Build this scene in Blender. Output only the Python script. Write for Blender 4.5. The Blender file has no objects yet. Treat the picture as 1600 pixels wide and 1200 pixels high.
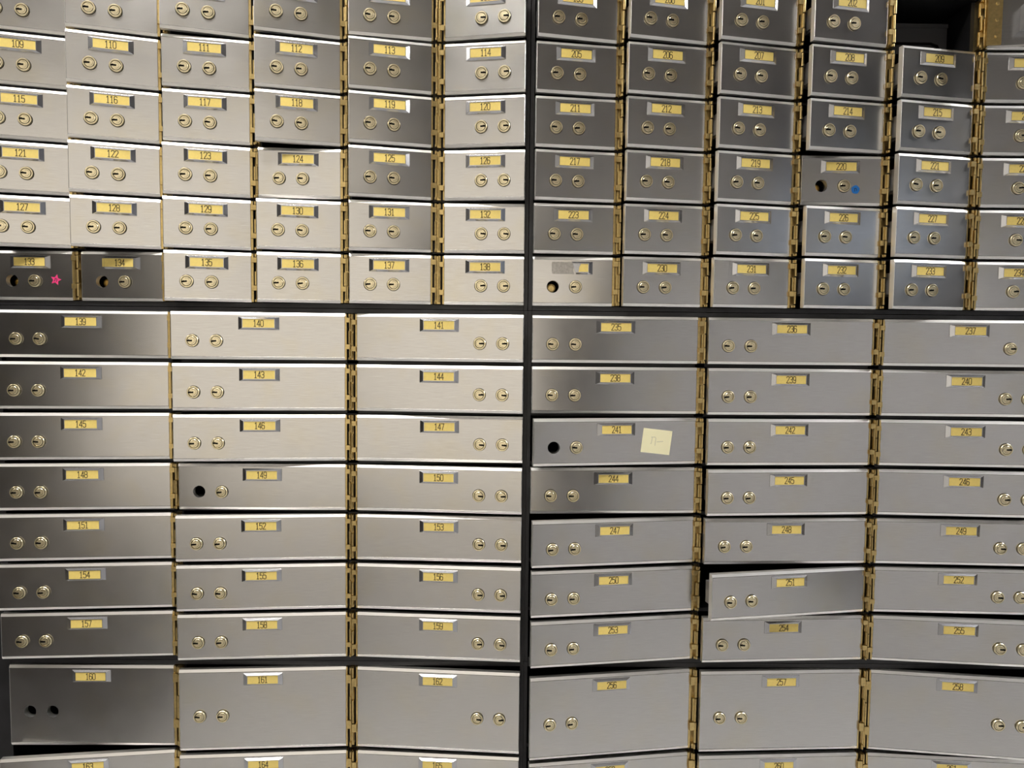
import bpy, bmesh, math, random
from mathutils import Matrix, Vector
random.seed(7)
scene = bpy.context.scene
COL = scene.collection
MM = 0.001
ZC = 1.45                      # camera height; the fitted wall coordinates are relative to it

# ------------------------------------------------------------------ camera
CAM_D, F_PX = 1.10, 1170.0
YAW, PITCH, ROLL = 0.01043, 0.05919, -0.01044
fw = Vector((math.sin(YAW)*math.cos(PITCH), math.cos(YAW)*math.cos(PITCH), -math.sin(PITCH)))
rt0 = Vector((math.cos(YAW), -math.sin(YAW), 0))
dn0 = fw.cross(rt0)
rt = math.cos(ROLL)*rt0 + math.sin(ROLL)*dn0
dn = math.cos(ROLL)*dn0 - math.sin(ROLL)*rt0
cam = bpy.data.cameras.new('camera'); cam_ob = bpy.data.objects.new('camera', cam); COL.objects.link(cam_ob)
M = Matrix.Identity(4)
for i in range(3):
    M[i][0], M[i][1], M[i][2] = rt[i], -dn[i], -fw[i]
M[0][3], M[1][3], M[2][3] = 0.0, -CAM_D, ZC
cam_ob.matrix_world = M
cam.sensor_fit = 'HORIZONTAL'; cam.sensor_width = 36.0; cam.lens = F_PX/1600*36
cam.clip_start = 0.02
scene.camera = cam_ob

# ------------------------------------------------------------------ world, exposure
world = bpy.data.worlds.new('world'); scene.world = world
world.use_nodes = True
world.node_tree.nodes['Background'].inputs[0].default_value = (0.05, 0.05, 0.055, 1)
world.node_tree.nodes['Background'].inputs[1].default_value = 0.2
vs = scene.view_settings
vs.view_transform = 'Standard'; vs.look = 'None'; vs.gamma = 1.0; vs.use_curve_mapping = False
vs.exposure = 0.0
# ceiling lamps, the outer two added as fill: (x, y, width, depth, strength, colour)
LAMPS = [(-2.38, -0.75, 0.5, 1.2, 14.0, (1.0, 0.94, 0.86)),
         (-0.45, -0.85, 0.6, 0.4, 84.0, (1.0, 0.95, 0.88)),
         (2.62, -0.30, 0.4, 0.5, 165.0, (1.0, 0.98, 0.97))]
GLOW_PANEL = (1.04, (1.0, 0.905, 0.765))         # added glow panel behind the viewer, put in for the bright reflections

# ------------------------------------------------------------------ materials
def mat(name):
    m = bpy.data.materials.new(name); m.use_nodes = True
    return m, m.node_tree, m.node_tree.nodes['Principled BSDF']

def plain(name, col, rough=0.5, metal=0.0, noise=0.0, nscale=60.0, bump=0.0, spec=0.5):
    m, nt, b = mat(name)
    b.inputs['Base Color'].default_value = (*col, 1)
    b.inputs['Roughness'].default_value = rough
    b.inputs['Metallic'].default_value = metal
    b.inputs['Specular IOR Level'].default_value = spec
    if noise or bump:
        tc = nt.nodes.new('ShaderNodeTexCoord')
        n = nt.nodes.new('ShaderNodeTexNoise'); n.inputs['Scale'].default_value = nscale; n.inputs['Detail'].default_value = 4
        nt.links.new(tc.outputs['Object'], n.inputs['Vector'])
        if noise:
            r = nt.nodes.new('ShaderNodeValToRGB')
            r.color_ramp.elements[0].position = .3; r.color_ramp.elements[1].position = .7
            r.color_ramp.elements[0].color = (*[c*(1-noise) for c in col], 1)
            r.color_ramp.elements[1].color = (*[min(1, c*(1+noise)) for c in col], 1)
            nt.links.new(n.outputs['Fac'], r.inputs['Fac']); nt.links.new(r.outputs['Color'], b.inputs['Base Color'])
        if bump:
            bp = nt.nodes.new('ShaderNodeBump'); bp.inputs['Strength'].default_value = bump; bp.inputs['Distance'].default_value = 0.001
            nt.links.new(n.outputs['Fac'], bp.inputs['Height']); nt.links.new(bp.outputs['Normal'], b.inputs['Normal'])
    return m

def brushed_steel(name, col, rough, aniso, stain):
    m, nt, b = mat(name)
    N, L = nt.nodes.new, nt.links.new
    b.inputs['Metallic'].default_value = 1.0
    b.inputs['Anisotropic'].default_value = aniso
    tc = N('ShaderNodeTexCoord'); oi = N('ShaderNodeObjectInfo')
    off = N('ShaderNodeVectorMath'); off.operation = 'MULTIPLY_ADD'
    L(oi.outputs['Location'], off.inputs[0]); off.inputs[1].default_value = (3.7, 2.1, 5.3); L(tc.outputs['Object'], off.inputs[2])
    # fine horizontal brushing
    mp = N('ShaderNodeMapping'); mp.inputs['Scale'].default_value = (45, 45, 1500); L(off.outputs[0], mp.inputs['Vector'])
    br = N('ShaderNodeTexNoise'); br.inputs['Scale'].default_value = 1.0; br.inputs['Detail'].default_value = 3; L(mp.outputs[0], br.inputs['Vector'])
    # blotches of handling wear
    bl = N('ShaderNodeTexNoise'); bl.inputs['Scale'].default_value = 28; bl.inputs['Detail'].default_value = 5; bl.inputs['Roughness'].default_value = .65
    L(off.outputs[0], bl.inputs['Vector'])
    rr = N('ShaderNodeMapRange'); rr.inputs['From Min'].default_value = .3; rr.inputs['From Max'].default_value = .7
    rr.inputs['To Min'].default_value = rough*.92; rr.inputs['To Max'].default_value = rough*1.08
    L(bl.outputs['Fac'], rr.inputs['Value']); L(rr.outputs[0], b.inputs['Roughness'])
    # colour: grey steel, faint yellowed patches, brushing streaks
    st = N('ShaderNodeTexNoise'); st.inputs['Scale'].default_value = 17; st.inputs['Detail'].default_value = 3; L(off.outputs[0], st.inputs['Vector'])
    sr = N('ShaderNodeMapRange'); sr.inputs['From Min'].default_value = .48; sr.inputs['From Max'].default_value = .75; sr.inputs['To Max'].default_value = stain
    L(st.outputs['Fac'], sr.inputs['Value'])
    mx = N('ShaderNodeMix'); mx.data_type = 'RGBA'; L(sr.outputs[0], mx.inputs['Factor'])
    mx.inputs['A'].default_value = (*col, 1); mx.inputs['B'].default_value = (col[0]*1.04, col[1]*.98, col[2]*.80, 1)
    sv = N('ShaderNodeMapRange'); sv.inputs['From Min'].default_value = .25; sv.inputs['From Max'].default_value = .75
    sv.inputs['To Min'].default_value = .925; sv.inputs['To Max'].default_value = 1.055; L(br.outputs['Fac'], sv.inputs['Value'])
    ml = N('ShaderNodeVectorMath'); ml.operation = 'SCALE'; L(mx.outputs['Result'], ml.inputs[0]); L(sv.outputs[0], ml.inputs['Scale'])
    L(ml.outputs[0], b.inputs['Base Color'])
    bp = N('ShaderNodeBump'); bp.inputs['Strength'].default_value = .0; bp.inputs['Distance'].default_value = .0004
    L(br.outputs['Fac'], bp.inputs['Height']); L(bp.outputs['Normal'], b.inputs['Normal'])
    cx = N('ShaderNodeCombineXYZ'); cx.inputs[2].default_value = 1.0
    vt = N('ShaderNodeVectorTransform'); vt.vector_type = 'VECTOR'; vt.convert_from = 'OBJECT'; vt.convert_to = 'WORLD'
    L(cx.outputs[0], vt.inputs[0]); L(vt.outputs[0], b.inputs['Tangent'])
    return m

STEEL = brushed_steel('brushed_steel', (.62, .612, .605), .22, .59, .45)
RIM = plain('polished_steel_edge', (.90, .89, .87), .40, 1.0)
ALU = plain('plate_frame_aluminium', (.57, .58, .61), .25, 1.0)
BRASS = plain('hinge_brass', (.66, .50, .22), .32, 1.0, .12, 240)
LOCKB = plain('lock_brass', (.88, .78, .53), .32, 1.0, .10, 300)
PLUGB = plain('plug_brass', (.88, .78, .53), .32, 1.0, .10, 300)
ENGR = plain('engraved_dark_brass', (.16, .11, .04), .5, .6)
DARKH = plain('keyway_and_shade_dark', (.004, .0035, .003), .9, spec=.1)
CARD = plain('yellow_label_card', (.84, .66, .20), .35, 0.0, .03, 300)
INK = plain('label_ink', (.035, .022, .008), .6)
ZINC = plain('lock_case_zinc', (.36, .36, .37), .40, .8, .1, 90)
BLACK = plain('cabinet_black_paint', (.012, .012, .014), .42, 0.0, .3, 40, .05)
TINM = plain('deposit_tin_grey', (.045, .045, .05), .5, .3)
PINK = plain('pink_sticker', (.80, .05, .22), .45)
BLUE = plain('blue_sticker', (.01, .16, .52), .45)
NOTE = plain('note_paper', (.88, .84, .56), .8)
PENCIL = plain('pencil_mark', (.62, .60, .42), .9)
PEN = plain('pen_mark', (.02, .012, .03), .7)
GLUE = plain('glue_residue', (.46, .445, .425), .36, .95, .16, 300)
PAINT = plain('wall_paint', (.82, .79, .73), .8)
CEILP = plain('ceiling_paint', (.36, .34, .32), .9)
FLOORM = plain('floor_tile', (.48, .475, .47), .5, 0, .08, 6)
DARKW = plain('dark_timber', (.03, .024, .02), .5)
DARKP = plain('dark_panel', (.08, .074, .068), .6)
MIDP = plain('upper_wall_grey', (.34, .315, .29), .6)
GREYP = plain('grey_steel_panelling', (.62, .61, .60), .6)

# ------------------------------------------------------------------ mesh helpers
class MB:
    def __init__(s): s.v, s.f, s.mi = [], [], []
    def quad(s, pts, mi=0):
        n = len(s.v); s.v += [tuple(p) for p in pts]; s.f.append(tuple(range(n, n+len(pts)))); s.mi.append(mi)
    def box(s, x0, x1, y0, y1, z0, z1, mi=0):
        if x0 > x1: x0, x1 = x1, x0
        n = len(s.v)
        s.v += [(x, y, z) for x in (x0, x1) for y in (y0, y1) for z in (z0, z1)]
        for f in ((0,1,3,2), (4,6,7,5), (0,4,5,1), (2,3,7,6), (0,2,6,4), (1,5,7,3)):
            s.f.append(tuple(n+i for i in f)); s.mi.append(mi)
    def lathe_y(s, cx, cz, prof, seg=28, mi=0):          # axis along y; prof = (radius, y)
        rings = []
        for r, y in prof:
            if r < 1e-9:
                s.v.append((cx, y, cz)); rings.append([len(s.v)-1]*seg)
            else:
                n = len(s.v)
                s.v += [(cx+r*math.cos(2*math.pi*i/seg), y, cz+r*math.sin(2*math.pi*i/seg)) for i in range(seg)]
                rings.append(list(range(n, n+seg)))
        for a, b in zip(rings, rings[1:]):
            for i in range(seg):
                j = (i+1) % seg
                q = []
                for k in (a[i], a[j], b[j], b[i]):
                    if k not in q: q.append(k)
                if len(q) > 2: s.f.append(tuple(q)); s.mi.append(mi)
    def cyl_z(s, cx, cy, r, z0, z1, seg=14, mi=0):
        n = len(s.v)
        for z in (z0, z1):
            s.v += [(cx+r*math.cos(2*math.pi*i/seg), cy+r*math.sin(2*math.pi*i/seg), z) for i in range(seg)]
        for i in range(seg):
            j = (i+1) % seg
            s.f.append((n+i, n+j, n+seg+j, n+seg+i)); s.mi.append(mi)
        s.f.append(tuple(n+i for i in range(seg))[::-1]); s.mi.append(mi)
        s.f.append(tuple(n+seg+i for i in range(seg))); s.mi.append(mi)
    def mesh(s, name, mats, smooth=False, merge=True):
        me = bpy.data.meshes.new(name)
        me.from_pydata(s.v, [], s.f)
        for m in (mats if isinstance(mats, (list, tuple)) else [mats]): me.materials.append(m)
        me.polygons.foreach_set('material_index', s.mi)
        bm = bmesh.new(); bm.from_mesh(me)
        if merge: bmesh.ops.remove_doubles(bm, verts=bm.verts, dist=1e-6)
        bmesh.ops.recalc_face_normals(bm, faces=bm.faces)
        bm.to_mesh(me); bm.free()
        if smooth:
            me.polygons.foreach_set('use_smooth', [True]*len(me.polygons))
            me.set_sharp_from_angle(angle=math.radians(28))
        me.update()
        return me

def ob(name, me, parent=None, loc=(0,0,0)):
    o = bpy.data.objects.new(name, me); COL.objects.link(o); o.location = loc
    if parent: o.parent = parent
    return o
def thing(name, label, cat, loc=(0,0,0), rz=0.0, group=None):
    o = bpy.data.objects.new(name, None); COL.objects.link(o)
    o.empty_display_size = .02; o.location = loc; o.rotation_euler = (0, 0, rz)
    o['label'] = label; o['category'] = cat
    if group: o['group'] = group
    return o
def tag(o, label, cat, group=None):
    o['label'] = label; o['category'] = cat
    if group: o['group'] = group
    return o
def struct(name, mb, m):
    o = ob(name, mb.mesh(name, m)); o['kind'] = 'structure'
    return o

# ------------------------------------------------------------------ layout of the wall of boxes (metres, fitted)
WU, WL = .1165, .2441
X = {'UL': [-.6280, -.4983, -.3688, -.2393, -.1085, -.0893], 'UR': [.1565, .2857, .4143, .5450, .6736, .6925],
     'LL': [-.4915, -.2334, -.2163], 'LR': [.2839, .5424, .5593]}
ROWS = {'U': (.4962, .07501, .0709, 6), 'A': (.0355, .07414, .0681, 7), 'B': (-.4932, .12971, .1233, 2)}
E1, E2 = 9.4*MM, 7.0*MM          # pivot to panel edge: lone hinge, paired hinge

ANG = {103:15.5,104:16.8,105:16.3,106:15.8,107:10.8,108:12.5,109:15.5,110:17.2,111:12.1,112:13.8,113:13.3,114:9.7,115:15.5,116:16.6,117:12.0,
118:14.5,119:14,120:9.7,121:15.5,122:17.2,123:14.7,124:3.7,125:14,126:7.6,127:15,128:15.9,129:16.2,130:11.2,131:10.5,132:2.2,133:.4,134:.3,
135:15.7,136:10.4,137:6.9,138:.4,139:2.4,140:6.0,141:5.5,142:4.5,143:5.4,144:5.6,145:5.3,146:5.3,147:2.5,148:4.8,149:1.0,150:4.9,151:5.4,
152:4.5,153:3.0,154:4.8,155:4.5,156:4.1,157:3.9,158:4.1,159:4.1,160:.3,161:3.5,162:4.6,163:6.9,164:4.0,165:4.3,
199:12.0,200:12.4,201:11.8,202:11.5,203:169,204:1.0,205:9.0,206:10.1,207:12.2,208:10.4,209:10.4,210:1.0,211:7.8,212:10.2,213:11.8,214:10.4,215:10.7,
216:.8,217:8.8,218:10.0,219:11.5,220:.6,221:10.4,222:1.0,223:6.2,224:8.4,225:11.8,226:9.5,227:10.1,228:1.2,229:.3,230:7.5,231:9.4,232:9.6,
233:10.1,234:.8,235:3.0,236:1.3,237:3.0,238:3.2,239:2.5,240:1.3,241:8.8,242:3.4,243:3.5,244:3.3,245:4.6,246:4.1,247:8.7,248:2.9,249:2.9,
250:8.2,251:10.0,252:2.7,253:8.7,254:3.4,255:6.2,256:8.4,257:2.6,258:8.0,259:8.1,260:2.9,261:5.0}
HOLES = {133:(1,0), 134:(1,0), 149:(1,0), 160:(1,1), 220:(1,0), 229:(1,0), 241:(1,0)}

def place(n):
    """cabinet, column, row, panel width, height, hinge sign, pivot offset, panel hinge edge x, top z"""
    if n <= 138: c, k, nc, s = 'UL', n-103, 6, 'U'
    elif n <= 165: c, k, nc, s = 'LL', n-139, 3, 'A'
    elif n <= 234: c, k, nc, s = 'UR', n-199, 6, 'U'
    else: c, k, nc, s = 'LR', n-235, 3, 'A'
    col, row = k % nc, k // nc
    if nc == 3 and row >= 7: s, row = 'B', row-7
    z0, p, h, _ = ROWS[s]
    sg = 1 if col == nc-1 else -1
    e = E2 if col >= nc-2 else E1
    return c, s, col, row, (WU if nc == 6 else WL), h, sg, e, X[c][col], z0-row*p

# ------------------------------------------------------------------ door pieces (local: pivot at x=0, door towards sg*x, face at y=0, bottom z=0)
def face_fill(mb, x0, x1, z0, z1, y, holes, flip, mi=0):
    r, s, seg = 8.9*MM, 11.5*MM, 32
    if not holes:
        mb.quad([(x0,y,z0), (x1,y,z0), (x1,y,z1), (x0,y,z1)], mi); return
    hz = holes[0][1]; xs = [x0]
    for hx, _ in sorted(holes): xs += [hx-s, hx+s]
    xs.append(x1); zs = [z0, hz-s, hz+s, z1]
    for i in range(len(xs)-1):
        for j in range(3):
            if j == 1 and i % 2 == 1:
                cx = (xs[i]+xs[i+1])/2
                for k in range(seg):
                    a, b = 2*math.pi*k/seg, 2*math.pi*(k+1)/seg
                    def sq(t):
                        q = max(abs(math.cos(t)), abs(math.sin(t))); return (cx+s*math.cos(t)/q, y, hz+s*math.sin(t)/q)
                    mb.quad([sq(a), sq(b), (cx+r*math.cos(b), y, hz+r*math.sin(b)), (cx+r*math.cos(a), y, hz+r*math.sin(a))], mi)
            else:
                mb.quad([(xs[i],y,zs[j]), (xs[i+1],y,zs[j]), (xs[i+1],y,zs[j+1]), (xs[i],y,zs[j+1])], mi)

def panel_mesh(W, h, sg, e, holes):
    mb = MB(); c = 4.0*MM
    def rect(y, lat, top, bot, hin):
        a, b = sg*(e+hin), sg*(e+W-lat)
        return [(min(a,b), y, bot), (max(a,b), y, bot), (max(a,b), y, h-top), (min(a,b), y, h-top)]
    R = [rect(9.5*MM, 0, 0, 0, 0), rect(1.9*MM, 0, 0, 0, 0), rect(.5*MM, 0, c*.75, c*.75, .1*MM), rect(0, .5*MM, c, c, .3*MM),
         rect(.5*MM, .6*MM, c+.1*MM, c+.3*MM, .5*MM), rect(1.7*MM, .62*MM, c+.12*MM, c+.31*MM, .52*MM),
         rect(1.7*MM, .64*MM, c+.95*MM, c+.33*MM, .54*MM), rect(.5*MM, .66*MM, c+1.0*MM, c+.5*MM, .56*MM)]
    for k, (a, b) in enumerate(zip(R, R[1:])):
        for i in range(4):
            j = (i+1) % 4; mb.quad([a[i], a[j], b[j], b[i]], 1 if k < 3 else 0)
    f = R[-1]
    face_fill(mb, f[0][0], f[1][0], f[0][2], f[2][2], .5*MM, holes, False, 0)
    b = R[0]
    face_fill(mb, b[0][0], b[1][0], b[0][2], b[2][2], 9.5*MM, holes, True, 0)
    for hx, hz in holes:
        mb.lathe_y(hx, hz, [(8.9*MM, .5*MM), (8.9*MM, 9.5*MM)], 32, 1)
    return mb.mesh('front_panel', [STEEL, RIM])

def hinge_mesh(h, sg, e, shift):
    mb = MB(); r = 2.1*MM if e == E1 else 1.2*MM
    st = 3.2*MM if e == E1 else 2.2*MM
    mb.box(sg*e, sg*(e-st), .8*MM, 10.3*MM, .6*MM, h-.6*MM)
    mb.box(sg*e, sg*(e+17*MM), 9.5*MM, 10.6*MM, 1*MM, h-1*MM)
    for t in (.09+shift, .66+shift):
        za, zb, zc = h*(1-t), h*(1-t-.10), h*(1-t-.255)
        mb.box(sg*(e-.6*MM), 0, -3.6*MM, -1.4*MM, zb, za); mb.box(sg*(e-.6*MM), sg*(e-2.0*MM), -2.0*MM, .9*MM, zb, za)
        mb.cyl_z(0, -2.6*MM, r, zc, za)
    if True:                                             # screw heads on the rear leaf
        for t in (.18, .5, .82):
            mb.lathe_y(sg*(e+10*MM), h*t, [(2.6*MM, 10.6*MM), (2.2*MM, 11.8*MM), (0, 12.4*MM)], 12)
    return mb.mesh('hinge_leaf', BRASS, True)

def plate_mesh(broken=False, missing_left=False):
    mb = MB(); w, hh, yb, yt = 28.7*MM, 9.3*MM, .5*MM, -2.9*MM
    bx, bz, l = 5.8*MM, 2.5*MM, .7*MM
    def rc(dx, dz, y): return [(-w+dx, y, -hh+dz), (w-dx, y, -hh+dz), (w-dx, y, hh-dz), (-w+dx, y, hh-dz)]
    R = [rc(0, 0, yb), rc(.2*MM, .2*MM, yb-.5*MM), rc(bx, bz, yt), rc(bx+l, bz+l, yt), rc(bx+l+.1*MM, bz+l+.1*MM, yt+.9*MM)]
    if broken:                                           # only the right-hand third is left, torn on a slant
        cut = lambda p: (max(p[0], 1.5*MM - (p[2])*.35), p[1], p[2])
        R = [[cut(p) for p in q] for q in R]
    if missing_left:                                     # left bevel gone
        R = [[(max(p[0], -w+bx+l), p[1], p[2]) for p in q] for q in R]
    for a, b in zip(R, R[1:]):
        for i in range(4):
            j = (i+1) % 4
            pts = [a[i], a[j], b[j], b[i]]
            if len({tuple(round(c, 7) for c in p) for p in pts}) < 3: continue
            mb.quad(pts)
    mb.quad(R[-1]); mb.quad(R[0])
    return mb.mesh('number_plate', ALU)

def lock_mesh():
    mb = MB()
    mb.lathe_y(0, 0, [(0, .5*MM), (8.9*MM, .5*MM), (8.9*MM, -2.1*MM), (8.3*MM, -2.8*MM), (7.0*MM, -2.8*MM), (6.8*MM, -1.8*MM)], 32)
    mb.lathe_y(0, 0, [(6.8*MM, -1.8*MM), (0, -1.8*MM)], 32, 1)
    mb.lathe_y(0, 0, [(9.5*MM, .5*MM), (9.5*MM, .35*MM), (8.9*MM, .35*MM)], 32, 1)  # thin dark ring, a shadow line painted around the lock base
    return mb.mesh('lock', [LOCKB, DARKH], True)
def plug_mesh():
    mb = MB()
    mb.lathe_y(0, 0, [(6.2*MM, -1.8*MM), (6.1*MM, -2.6*MM), (5.7*MM, -2.95*MM), (0, -3.1*MM)], 28)
    return mb.mesh('plug', PLUGB, True)
def keyway_mesh(d):
    mb = MB(); mb.box(d*6.9*MM, -d*.7*MM, -3.3*MM, -2.0*MM, -1.25*MM, 1.0*MM); mb.box(d*4.6*MM, d*3.2*MM, -3.3*MM, -2.0*MM, .9*MM, 1.5*MM)
    for k in range(14):                                  # engraved arc on the far side of the slot
        a, b = math.radians(-105+15*k), math.radians(-105+15*(k+1))
        P = [(-d*r*math.cos(t)*MM, r*math.sin(t)*MM) for r, t in ((4.2, a), (4.2, b), (4.52, b), (4.52, a))]
        mb.quad([(x, -3.14*MM, z) for x, z in P], 1); mb.quad([(x, -2.9*MM, z) for x, z in P], 1)
    return mb.mesh('keyway', [DARKH, ENGR])

GL = {'0': [[(1,0),(3.2,0),(4.2,1.3),(4.2,7.7),(3.2,9),(1,9),(0,7.7),(0,1.3),(1,0)]],
 '1': [[(.6,7.4),(2.1,9),(2.1,0)], [(.7,0),(3.5,0)]],
 '2': [[(0,7.3),(.9,9),(3.3,9),(4.2,7.7),(4.2,6.2),(0,0),(4.2,0)]],
 '3': [[(0,7.8),(1,9),(3.2,9),(4.2,7.8),(4.2,5.8),(3.2,4.7),(1.5,4.7)], [(3.2,4.7),(4.2,3.6),(4.2,1.2),(3.2,0),(1,0),(0,1.2)]],
 '4': [[(3.3,0),(3.3,9),(0,2.6),(4.5,2.6)]],
 '5': [[(4,9),(.3,9),(.1,5),(1.1,5.7),(3.1,5.7),(4.2,4.5),(4.2,1.3),(3.1,0),(1,0),(0,1.2)]],
 '6': [[(4.1,7.8),(3.2,9),(1,9),(0,7.7),(0,1.3),(1,0),(3.2,0),(4.2,1.3),(4.2,4),(3.2,5.2),(1,5.2),(0,4.2)]],
 '7': [[(0,9),(4.2,9),(1.5,0)]],
 '8': [[(1,4.8),(.1,5.8),(.1,7.8),(1,9),(3.2,9),(4.1,7.8),(4.1,5.8),(3.2,4.8),(1,4.8),(0,3.6),(0,1.2),(1,0),(3.2,0),(4.2,1.2),(4.2,3.6),(3.2,4.8)]]}
GL['9'] = [[(4.2-x, 9-y) for x, y in s] for s in GL['6']]
def strokes(mb, lines, ox, oz, y0, y1, hw, sc=1.0):
    for ln in lines:
        for (xa, za), (xb, zb) in zip(ln, ln[1:]):
            a, b = Vector((ox+xa*sc, oz+za*sc)), Vector((ox+xb*sc, oz+zb*sc))
            d = (b-a).normalized(); n = Vector((-d.y, d.x))*hw; a2, b2 = a-d*hw*.8, b+d*hw*.8
            P = [a2-n, b2-n, b2+n, a2+n]
            mb.quad([(p.x, y0, p.y) for p in P])
            mb.quad([(p.x, y1, p.y) for p in P])
            for i in range(4):
                p, q = P[i], P[(i+1) % 4]
                mb.quad([(p.x, y0, p.y), (q.x, y0, q.y), (q.x, y1, q.y), (p.x, y1, p.y)])
def number_mesh(n):
    mb = MB(); s = str(n); sc = .90*MM; adv = 5.5
    tw = (len(s)-1)*adv+4.2
    for i, ch in enumerate(s): strokes(mb, [[(x, y*1.13) for x, y in ln] for ln in GL[ch]], (-tw/2+i*adv)*sc, -5.05*sc, -2.52*MM, -2.38*MM, .50*MM, sc)
    return mb.mesh('number', INK, merge=False)

CARDME = MB(); CARDME.box(-22.1*MM, 22.1*MM, -2.42*MM, -1.9*MM, -6.0*MM, 6.0*MM); CARDME = CARDME.mesh('label_card', CARD)
PLATE, LOCK, PLUG = plate_mesh(), lock_mesh(), plug_mesh()
KEYW = {1: keyway_mesh(1), -1: keyway_mesh(-1)}
cache = {}
def cached(key, fn):
    if key not in cache: cache[key] = fn()
    return cache[key]

def state(n):
    a = ANG[n]
    return 'ajar' if a > 7 else ('slightly open' if a > 2.4 else 'shut')
SIZE = {'U': 'small', 'A': 'long low', 'B': 'long tall'}
GROUP = {('UL','U'): 'small doors in the left bank', ('UR','U'): 'small doors in the right bank', ('LL','A'): 'long doors in the left bank',
         ('LR','A'): 'long doors in the right bank', ('LL','B'): 'tall doors in the left bank', ('LR','B'): 'tall doors in the right bank'}
SPECIAL = {133: 'small steel door 133, one lock missing, pink star sticker, shut',
 134: 'small steel door 134, left lock missing and plate frame chipped, shut',
 149: 'long low steel door 149 with an empty hole for its left lock',
 160: 'tall dark steel door 160 with two empty lock holes',
 220: 'small shut steel door 220 with empty left lock hole and blue sticker',
 229: 'small steel door with torn number plate and empty left lock hole',
 241: 'long low steel door 241 with empty left lock hole and yellow note',
 203: 'steel door swung wide open at top right, back and hinge screws showing',
 204: 'small steel door behind the wide open door in the top right corner',
 251: 'long low steel door 251 tilted furthest out, overlapping door 254',
 163: 'tall steel door 163 at bottom left, swung out under door 160',
 254: 'long low steel door 254 with a shaded plate under door 251'}
ORD = ['first', 'second', 'third', 'fourth', 'fifth', 'sixth', 'seventh']
BANK = {'UL': 'upper left', 'UR': 'upper right', 'LLA': 'lower left', 'LRA': 'lower right', 'LLB': 'bottom left', 'LRB': 'bottom right'}
def label_of(n, s, c, col, row):
    if n in SPECIAL: return SPECIAL[n]
    bank = BANK[c if s == 'U' else c+s]
    if n == 103: return 'small steel door in the top left corner, cut by both picture edges'
    if c == 'UR' and col == 5: return 'small steel door cut by the right picture edge, %s row down' % ORD[row]
    if n <= 108: return 'small steel door with cropped number plate, top row, %s column of the upper left cabinet' % ORD[col]
    if s == 'U': return 'small steel door %d, %s, %s row, %s column of the %s cabinet' % (n, state(n), ORD[row], ORD[col], bank)
    cc = ('left', 'middle', 'right')[col]
    if s == 'A': return 'long low steel door %d, %s, %s row, %s column of the %s cabinet' % (n, state(n), ORD[row], cc, bank)
    return 'tall steel door %d, %s row, %s column of the %s cabinet' % (n, ('upper', 'lower cropped')[row], cc, bank)

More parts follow.
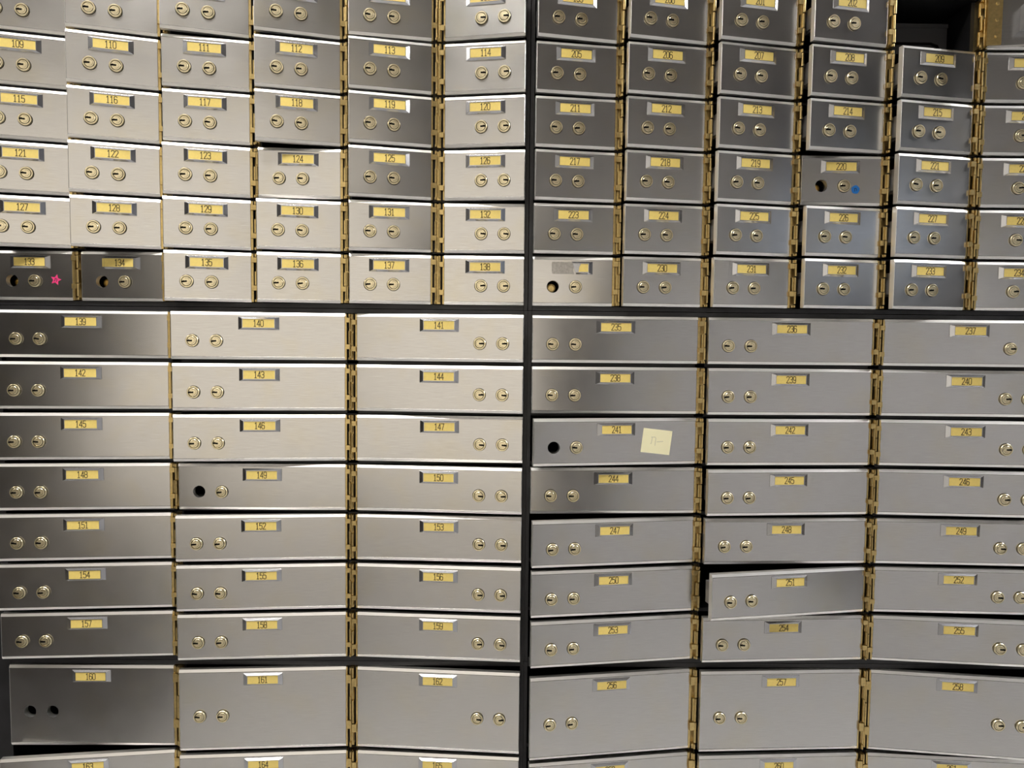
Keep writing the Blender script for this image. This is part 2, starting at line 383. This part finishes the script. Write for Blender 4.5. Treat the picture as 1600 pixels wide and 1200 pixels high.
DOORS = {}
def make_door(n):
    c, s, col, row, W, h, sg, e, xe, zt = place(n)
    px = xe - sg*e                                        # pivot x (panel starts e away from it)
    a = math.radians(ANG[n])
    t = thing('deposit_box', label_of(n, s, c, col, row), 'safe deposit box', (px, 0, ZC+zt-h), -sg*a, GROUP[(c, s)])
    DOORS[n] = (t, W, h, sg, e)
    U = lambda u: sg*(e+W-u)                              # u measured from the latch edge
    zl = h-(43.2*MM if s == 'U' else 41.5*MM if s == 'A' else 71*MM)
    lk = [(U(29.6*MM), zl), (U(62.8*MM), zl)]
    if sg == -1 and False: pass
    hs = HOLES.get(n, (0, 0))
    holes = [p for p, q in zip(lk, hs) if q]
    ob('front_panel', cached(('p', W, h, sg, e, tuple(holes)), lambda: panel_mesh(W, h, sg, e, holes)), t)
    for p, q in zip(lk, hs):
        if q: continue
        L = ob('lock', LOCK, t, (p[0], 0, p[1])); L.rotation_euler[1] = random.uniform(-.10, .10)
        ob('plug', PLUG, L); k = ob('keyway', KEYW[sg], L); k.rotation_euler[1] = random.uniform(-.05, .05)
    pz = h-(6.6*MM+9.3*MM)
    pc = U(W/2 - (0 if s != 'U' else 1.5*MM))
    if n == 229:
        pl = ob('number_plate', plate_mesh(broken=True), t, (pc+2*MM, 0, pz))
        mb = MB(); v = [(8*MM, -5.6*MM), (21.9*MM, -5.6*MM), (21.9*MM, 5.9*MM), (11*MM, 5.9*MM), (9*MM, 1*MM)]
        mb.quad([(x, -2.45*MM, z) for x, z in v]); mb.quad([(x, -1.9*MM, z) for x, z in v])
        for i in range(5):
            p, q = v[i], v[(i+1) % 5]; mb.quad([(p[0], -2.45*MM, p[1]), (q[0], -2.45*MM, q[1]), (q[0], -1.9*MM, q[1]), (p[0], -1.9*MM, p[1])])
        ob('label_card', mb.mesh('label_card', CARD), pl)
        mb = MB(); rnd = random.Random(3); k = 40; R = []
        for i in range(k):
            th = 2*math.pi*i/k; q = max(abs(math.cos(th)), abs(math.sin(th)))
            j = 1+rnd.uniform(-.05, .05)
            R.append((-13*MM+16*MM*math.cos(th)/q*j, 8.6*MM*math.sin(th)/q*j))
        mb.quad([(x, .42*MM, z) for x, z in R]); mb.quad([(x, .56*MM, z) for x, z in R])
        for i in range(k):
            p, q = R[i], R[(i+1) % k]; mb.quad([(p[0], .42*MM, p[1]), (q[0], .42*MM, q[1]), (q[0], .56*MM, q[1]), (p[0], .56*MM, p[1])])
        g = ob('glue_residue', mb.mesh('glue_residue', GLUE), t, (pc, 0, pz)); g['label'] = 'dull glue mark left where the plate tore off'
    else:
        me = PLATE if n != 134 else plate_mesh(missing_left=True)
        pl = ob('number_plate', me, t, (pc, 0, pz))
        ob('label_card', CARDME, pl, (-3*MM if n == 134 else 0, 0, 0))
        ob('number', number_mesh(n), pl)
    ob('hinge_leaf', cached(('h', h, sg, e), lambda: hinge_mesh(h, sg, e, .045 if sg == 1 else 0)), t)
    # lock case behind the panel, its bolt at the latch edge
    deep = any(hs)
    def case():
        mb = MB(); y0 = 24*MM if deep else 9.5*MM
        if not deep: mb.box(U(6*MM), U(76*MM), y0, 33*MM, h*.26, h*.74)
        else:                                            # open shell: the lock that sat here has been drilled out
            if n != 160: mb.box(U(46*MM), U(76*MM), y0, 33*MM, h*.26, h*.74)
            mb.box(U(6*MM), U(76*MM), 9.5*MM, 33*MM, h*.22, h*.24); mb.box(U(6*MM), U(76*MM), 9.5*MM, 33*MM, h*.74, h*.76)
        mb.box(U(3*MM), U(7*MM), 12*MM, 25*MM, h*.30, h*.60)
        if deep:
            mb.box(U(6*MM), U(9*MM), 9.5*MM, 24*MM, h*.26, h*.74); mb.box(U(73*MM), U(76*MM), 9.5*MM, 24*MM, h*.26, h*.74)
        return mb.mesh('lock_case', ZINC)
    ob('lock_case', cached(('c', W, h, sg, e, deep, n == 160), case), t)
    if deep and n in (133, 134, 220, 229):
        def sock():
            mb = MB(); mb.lathe_y(0, 0, [(0, 24*MM), (6.5*MM, 24*MM), (6.3*MM, 18*MM), (4.6*MM, 17.6*MM), (4.2*MM, 22*MM), (0, 22*MM)], 20)
            return mb.mesh('lock_socket', BRASS, True)
        ob('lock_socket', cached('sock', sock), t, (lk[0][0]+sg*1.2*MM, 0, lk[0][1]-1.0*MM))
    return t

# ------------------------------------------------------------------ room shell (behind and around the camera)
XL, XR, YB, YF, ZT = -2.7, 2.9, -2.75, .36, 3.05
def slab(name, x0, x1, y0, y1, z0, z1, m):
    mb = MB(); mb.box(x0, x1, y0, y1, z0, z1); return struct(name, mb, m)
slab('floor', XL-.1, XR+.1, YB-.1, YF+.1, -.1, 0, FLOORM)
slab('ceiling', XL-.1, XR+.1, YB-.1, YF+.1, ZT, ZT+.1, CEILP)
slab('wall_back', XL-.1, XR+.1, YB-.1, YB, 0, ZT, PAINT)
slab('wall_left', XL-.1, XL, YB, YF, 0, ZT, DARKW)
slab('wall_right', XR, XR+.1, YB, YF, 0, ZT, DARKP)
slab('wall_front', XL-.1, XR+.1, YF, YF+.1, 0, ZT, DARKP)
mb = MB()
for a, b in ((-1.56, -1.52), (.46, .50)): mb.box(a, b, YB, YB+.05, .58, 2.62)
for a, b in ((.58, .62), (2.58, 2.62)): mb.box(-1.52, .46, YB, YB+.05, a, b)
w = struct('glow_panel_1', mb, DARKP)
mb = MB(); mb.box(.50, .80, YB, YB+.05, 2.04, 2.08); mb.box(.76, .80, YB, YB+.05, 2.08, 2.62); mb.box(.50, .76, YB, YB+.05, 2.58, 2.62)
w2 = struct('glow_panel_2', mb, DARKP)
m = bpy.data.materials.new('added_panel_glow'); m.use_nodes = True; nt = m.node_tree; nt.nodes.clear()
em = nt.nodes.new('ShaderNodeEmission'); out = nt.nodes.new('ShaderNodeOutputMaterial'); nt.links.new(em.outputs[0], out.inputs[0])
em.inputs[0].default_value = (*GLOW_PANEL[1], 1); em.inputs[1].default_value = GLOW_PANEL[0]
mb = MB(); mb.box(-1.52, .46, YB+.01, YB+.02, .62, 2.58); ob('glow_pane', mb.mesh('glow_pane', m), w)  # unseen glowing pane, added to brighten the left bank's reflections
mb = MB(); mb.box(.50, .76, YB+.01, YB+.02, 2.08, 2.58); ob('glow_pane', mb.mesh('glow_pane', m), w2)  # second pane, added to lift reflections in the upper left bank
slab('door_1', XL, -1.72, YB, YB+.12, 0, 1.98, DARKW)
slab('trim_1', .50, .78, YB, YB+.30, 0, 1.92, DARKP)
slab('added_bench', XL, -1.25, YB+.13, -1.25, 0, .70, DARKW)  # unseen dark bench, added to darken reflections in the lower left doors
slab('trim_3', .78, XR, YB, YB+.06, 0, 1.92, GREYP)
slab('trim_4', .80, XR, YB, YB+.04, 1.92, ZT, MIDP)

# ------------------------------------------------------------------ ceiling lamps
for i, (x, y, w, d, st, colr) in enumerate(LAMPS):
    lab = ['long warm fill lamp added at the left wall', 'oblong ceiling lamp above the boxes', 'square fill lamp added on the right'][i]
    t = thing('ceiling_light', lab, 'lamp', (x, y, ZT))
    mb = MB()
    for b in ((-w/2-.02, w/2+.02, -d/2-.02, -d/2), (-w/2-.02, w/2+.02, d/2, d/2+.02), (-w/2-.02, -w/2, -d/2, d/2), (w/2, w/2+.02, -d/2, d/2)):
        mb.box(b[0], b[1], b[2], b[3], -(.30 if i == 1 else .035), 0)  # middle frame made deep to keep its light off the top rows
    ob('lamp_frame', mb.mesh('lamp_frame', BLACK if i == 1 else ALU), t)
    m = bpy.data.materials.new('lamp_glow'); m.use_nodes = True; nt = m.node_tree
    nt.nodes.clear(); em = nt.nodes.new('ShaderNodeEmission'); out = nt.nodes.new('ShaderNodeOutputMaterial')
    em.inputs[0].default_value = (*colr, 1); em.inputs[1].default_value = st; nt.links.new(em.outputs[0], out.inputs[0])
    mb = MB(); mb.box(-w/2, w/2, -d/2, d/2, -.025, -.005)
    ob('diffuser', mb.mesh('diffuser', m), t)

# ------------------------------------------------------------------ bluish glow panel added in the far right corner, unseen, for cool reflections
t = thing('blue_glow_panel', 'added bluish glow panel, unseen, in the corner behind the viewer', 'blue_glow_panel', (2.70, -2.15, 1.98), math.radians(62))
mb = MB(); mb.box(-.34, .34, -.03, .03, -.22, .22); ob('blue_glow_case', mb.mesh('blue_glow_case', BLACK), t)
m = bpy.data.materials.new('blue_glow'); m.use_nodes = True; nt = m.node_tree; nt.nodes.clear()
em = nt.nodes.new('ShaderNodeEmission'); out = nt.nodes.new('ShaderNodeOutputMaterial'); nt.links.new(em.outputs[0], out.inputs[0])
em.inputs[0].default_value = (.80, .88, 1.0, 1); em.inputs[1].default_value = .75
mb = MB(); mb.box(-.32, .32, .030, .034, -.20, .20); ob('blue_glow_face', mb.mesh('blue_glow_face', m), t)

# ------------------------------------------------------------------ cabinets (black steel nests)
YC0, YS, YD = 4*MM, 13*MM, .33
def cabinet(c, s, label):
    z0, p, h, nr = ROWS[s]; xs = X[c]; nc = len(xs); W = WU if nc == 6 else WL
    left = xs[0]-W; right = xs[-1]+W
    z_top = ZC+z0+({'U': 8*MM, 'A': 7.2*MM, 'B': 7.8*MM}[s]); zb_door = ZC+z0-(nr-1)*p-h
    z_bot = zb_door-({'U': 7.2*MM, 'A': 7.8*MM, 'B': 10*MM}[s])
    xl = left-(26*MM if c[1] == 'L' else 6.1*MM); xr = right+(26*MM if c[1] == 'R' else 6.1*MM)
    g = .25*MM
    t = thing('cabinet', label, 'cabinet', ((xl+xr)/2, 0, z_bot), 0, 'black steel cabinets holding the box doors')
    ox, oz = (xl+xr)/2, z_bot
    mb = MB()
    B = lambda x0, x1, y0, y1, za, zb: mb.box(x0-ox, x1-ox, y0, y1, za-oz, zb-oz)
    B(xl+g, left-.5*MM, YC0, YD, z_bot+g, z_top-g); B(right+.5*MM, xr-g, YC0, YD, z_bot+g, z_top-g)
    B(left, right, YC0, YD, ZC+z0+.8*MM, z_top-g); B(left, right, YC0, YD, z_bot+g, zb_door-.8*MM)
    for k in range(nc-1):                                 # stiles between columns
        a = xs[k]; b = xs[k+1]-W if k < nc-2 else xs[k+1]
        B(a+.2*MM, b-.2*MM, YS, YD, zb_door, ZC+z0)
    for r in range(nr-1):                                 # shelves between rows
        z = ZC+z0-r*p-h
        B(left, right, YS, YD, z-(p-h)+.5*MM, z-.5*MM)
    B(left, right, YD, YD+4*MM, z_bot+g, z_top-g)
    ob('frame', mb.mesh('frame', BLACK), t)
    for r in range(nr):                                   # fixed half of every hinge
        zt = ZC+z0-r*p; zb = zt-h
        for k in range(nc-1):
            if k < nc-2:
                def fx():
                    m2 = MB()
                    m2.box(-4.6*MM, 1.9*MM, 5.5*MM, YS-.1*MM, .8*MM, h-.8*MM)
                    for f0, f1 in ((0, .085), (.36, .655), (.93, 1)):
                        m2.box(-4.2*MM, 1.2*MM, -1.8*MM, 5.5*MM, h*(1-f1)+.8*MM, h*(1-f0)-.8*MM)
                        m2.cyl_z(0, -2.4*MM, 1.8*MM, h*(1-f1)+.8*MM, h*(1-f0)-.8*MM)
                    return m2.mesh('hinge_leaf', BRASS, True)
                ob('hinge_leaf', cached(('f', h), fx), t, (xs[k]+E1-ox, 0, zb-oz))
            else:
                gap = xs[k+1]-xs[k]; half = gap/2-E2
                def fx():
                    m2 = MB()
                    m2.box(-half-1.5*MM, half+1.5*MM, 3.4*MM, YS-.1*MM, .8*MM, h-.8*MM)
                    for x, sh in ((-half, 0), (half, .045)):
                        for f0, f1 in ((0, .085+sh), (.36+sh, .655+sh), (.93+sh, 1)):
                            if f1-f0 < .03: continue
                            m2.box(x-(1.7*MM if x < 0 else 1.2*MM), x+(1.7*MM if x > 0 else 1.2*MM), -1.4*MM, 3.4*MM, h*(1-f1)+.8*MM, h*(1-f0)-.8*MM)
                            m2.cyl_z(x, -2.2*MM, 1.2*MM, h*(1-f1)+.8*MM, h*(1-f0)-.8*MM)
                    return m2.mesh('hinge_leaf', BRASS, True)
                ob('hinge_leaf', cached(('f2', h, round(gap, 5)), fx), t, ((xs[k]+xs[k+1])/2-ox, 0, zb-oz))
    return z_bot, xl, xr
cabinet('UL', 'U', 'black steel cabinet of small doors at upper left')
cabinet('UR', 'U', 'black steel cabinet of small doors at upper right, one compartment open')
cabinet('LL', 'A', 'black steel cabinet of long low doors, left of the middle post')
cabinet('LR', 'A', 'black steel cabinet of long low doors, right of the middle post')
zb, xl1, _ = cabinet('LL', 'B', 'black steel cabinet of tall doors at bottom left')
zb, _, xr1 = cabinet('LR', 'B', 'black steel cabinet of tall doors at bottom right')
slab('trim_2', xl1, xr1, 6*MM, YF, 0, zb, BLACK)

# ------------------------------------------------------------------ doors
for n in list(range(103, 166)) + list(range(199, 262)):
    make_door(n)

# ------------------------------------------------------------------ tin in the open compartment
mb = MB(); mb.box(-.050, .050, 0, .24, 0, .0545); mb.box(-.051, .051, -.001, .05, .0505, .0565)
t = thing('deposit_tin', 'dark grey metal tin with wire handle inside the open compartment', 'tin', (X['UR'][4]-.0595, .055, ZC+ROWS['U'][0]-ROWS['U'][2]+.0005))
ob('tin_body', mb.mesh('tin_body', TINM), t)
mb = MB(); pts = [(-.036, .018), (-.034, .024), (-.028, .0265), (.024, .0265), (.034, .023), (.038, .015)]
strokes(mb, [pts], 0, 0, -.004, -.0015, .0012)
ob('handle', mb.mesh('handle', DARKH, merge=False), t)

# ------------------------------------------------------------------ stickers and the note
def on_door(n, name, label, cat, me, u, z, rot=0.0, lift=.55):
    d, W, h, sg, e = DOORS[n]
    loc = Matrix.Translation(d.location) @ Matrix.Rotation(d.rotation_euler[2], 4, 'Z') @ Vector((sg*(e+W-u*MM), lift*MM, z*MM))
    o = bpy.data.objects.new(name, me) if me else bpy.data.objects.new(name, None)
    COL.objects.link(o); o.location = loc
    o.rotation_mode = 'XYZ'
    o.rotation_euler = (Matrix.Rotation(d.rotation_euler[2], 4, 'Z') @ Matrix.Rotation(rot, 4, 'Y')).to_euler('XYZ')
    return tag(o, label, cat)
def outline(pts, y0, y1, name, m):
    mb = MB(); k = len(pts)
    mb.quad([(x*MM, y0, z*MM) for x, z in pts]); mb.quad([(x*MM, y1, z*MM) for x, z in pts])
    for i in range(k):
        p, q = pts[i], pts[(i+1) % k]
        mb.quad([(p[0]*MM, y0, p[1]*MM), (q[0]*MM, y0, q[1]*MM), (q[0]*MM, y1, q[1]*MM), (p[0]*MM, y1, p[1]*MM)])
    return mb.mesh(name, m)
TAV = [[(-2.2, -2.2), (-1.3, -1.9), (-1.1, 1.6)], [(-1.8, 1.8), (.6, 1.9), (1.4, 1.0), (1.4, -2.2)]]
star = [((8.2 if i % 2 == 0 else 3.9)*math.sin(math.pi*i/5), (8.2 if i % 2 == 0 else 3.9)*math.cos(math.pi*i/5)) for i in range(10)]
s = on_door(133, 'star_sticker', 'pink star sticker with a dark letter, on door 133', 'sticker', None, 92.5, 29.5, .25)
ob('sticker_face', outline(star, -.25*MM, .0, 'sticker_face', PINK), s)
mb = MB(); strokes(mb, TAV, 0, 0, -.35*MM, -.24*MM, .45*MM, MM); ob('letter', mb.mesh('letter', PEN, merge=False), s)
dot = [(6.0*math.cos(2*math.pi*i/20)*(1 if i % 4 else 1.08), 6.0*math.sin(2*math.pi*i/20)*(1 if i % 4 else 1.08)) for i in range(20)]
s = on_door(220, 'dot_sticker', 'small blue sticker with a dark letter, on door 220', 'sticker', None, 80.0, 23.0, -.2)
ob('sticker_face', outline(dot, -.25*MM, .0, 'sticker_face', BLUE), s)
mb = MB(); strokes(mb, TAV, 0, 0, -.35*MM, -.24*MM, .40*MM, .95*MM); ob('letter', mb.mesh('letter', PEN, merge=False), s)
s = on_door(241, 'sticky_note', 'pale yellow sticky note with faint pencil marks, on door 241', 'note', None, 184.0, 33.8, .12)
ob('paper', outline([(-22.5, -17.8), (22.0, -17.8), (22.0, 17.8), (-22.5, 17.8)], -.3*MM, 0, 'paper', NOTE), s)
mb = MB(); strokes(mb, [[(-9, -4), (-8, -3.6), (-7.6, 5.5)], [(-9, 5.6), (-3.5, 6.2), (-2, 4.6), (-2, -6)], [(.5, -.4), (9.5, 1.2)]], 0, 0, -.4*MM, -.29*MM, .5*MM, MM)
ob('pencil_marks', mb.mesh('pencil_marks', PENCIL, merge=False), s)
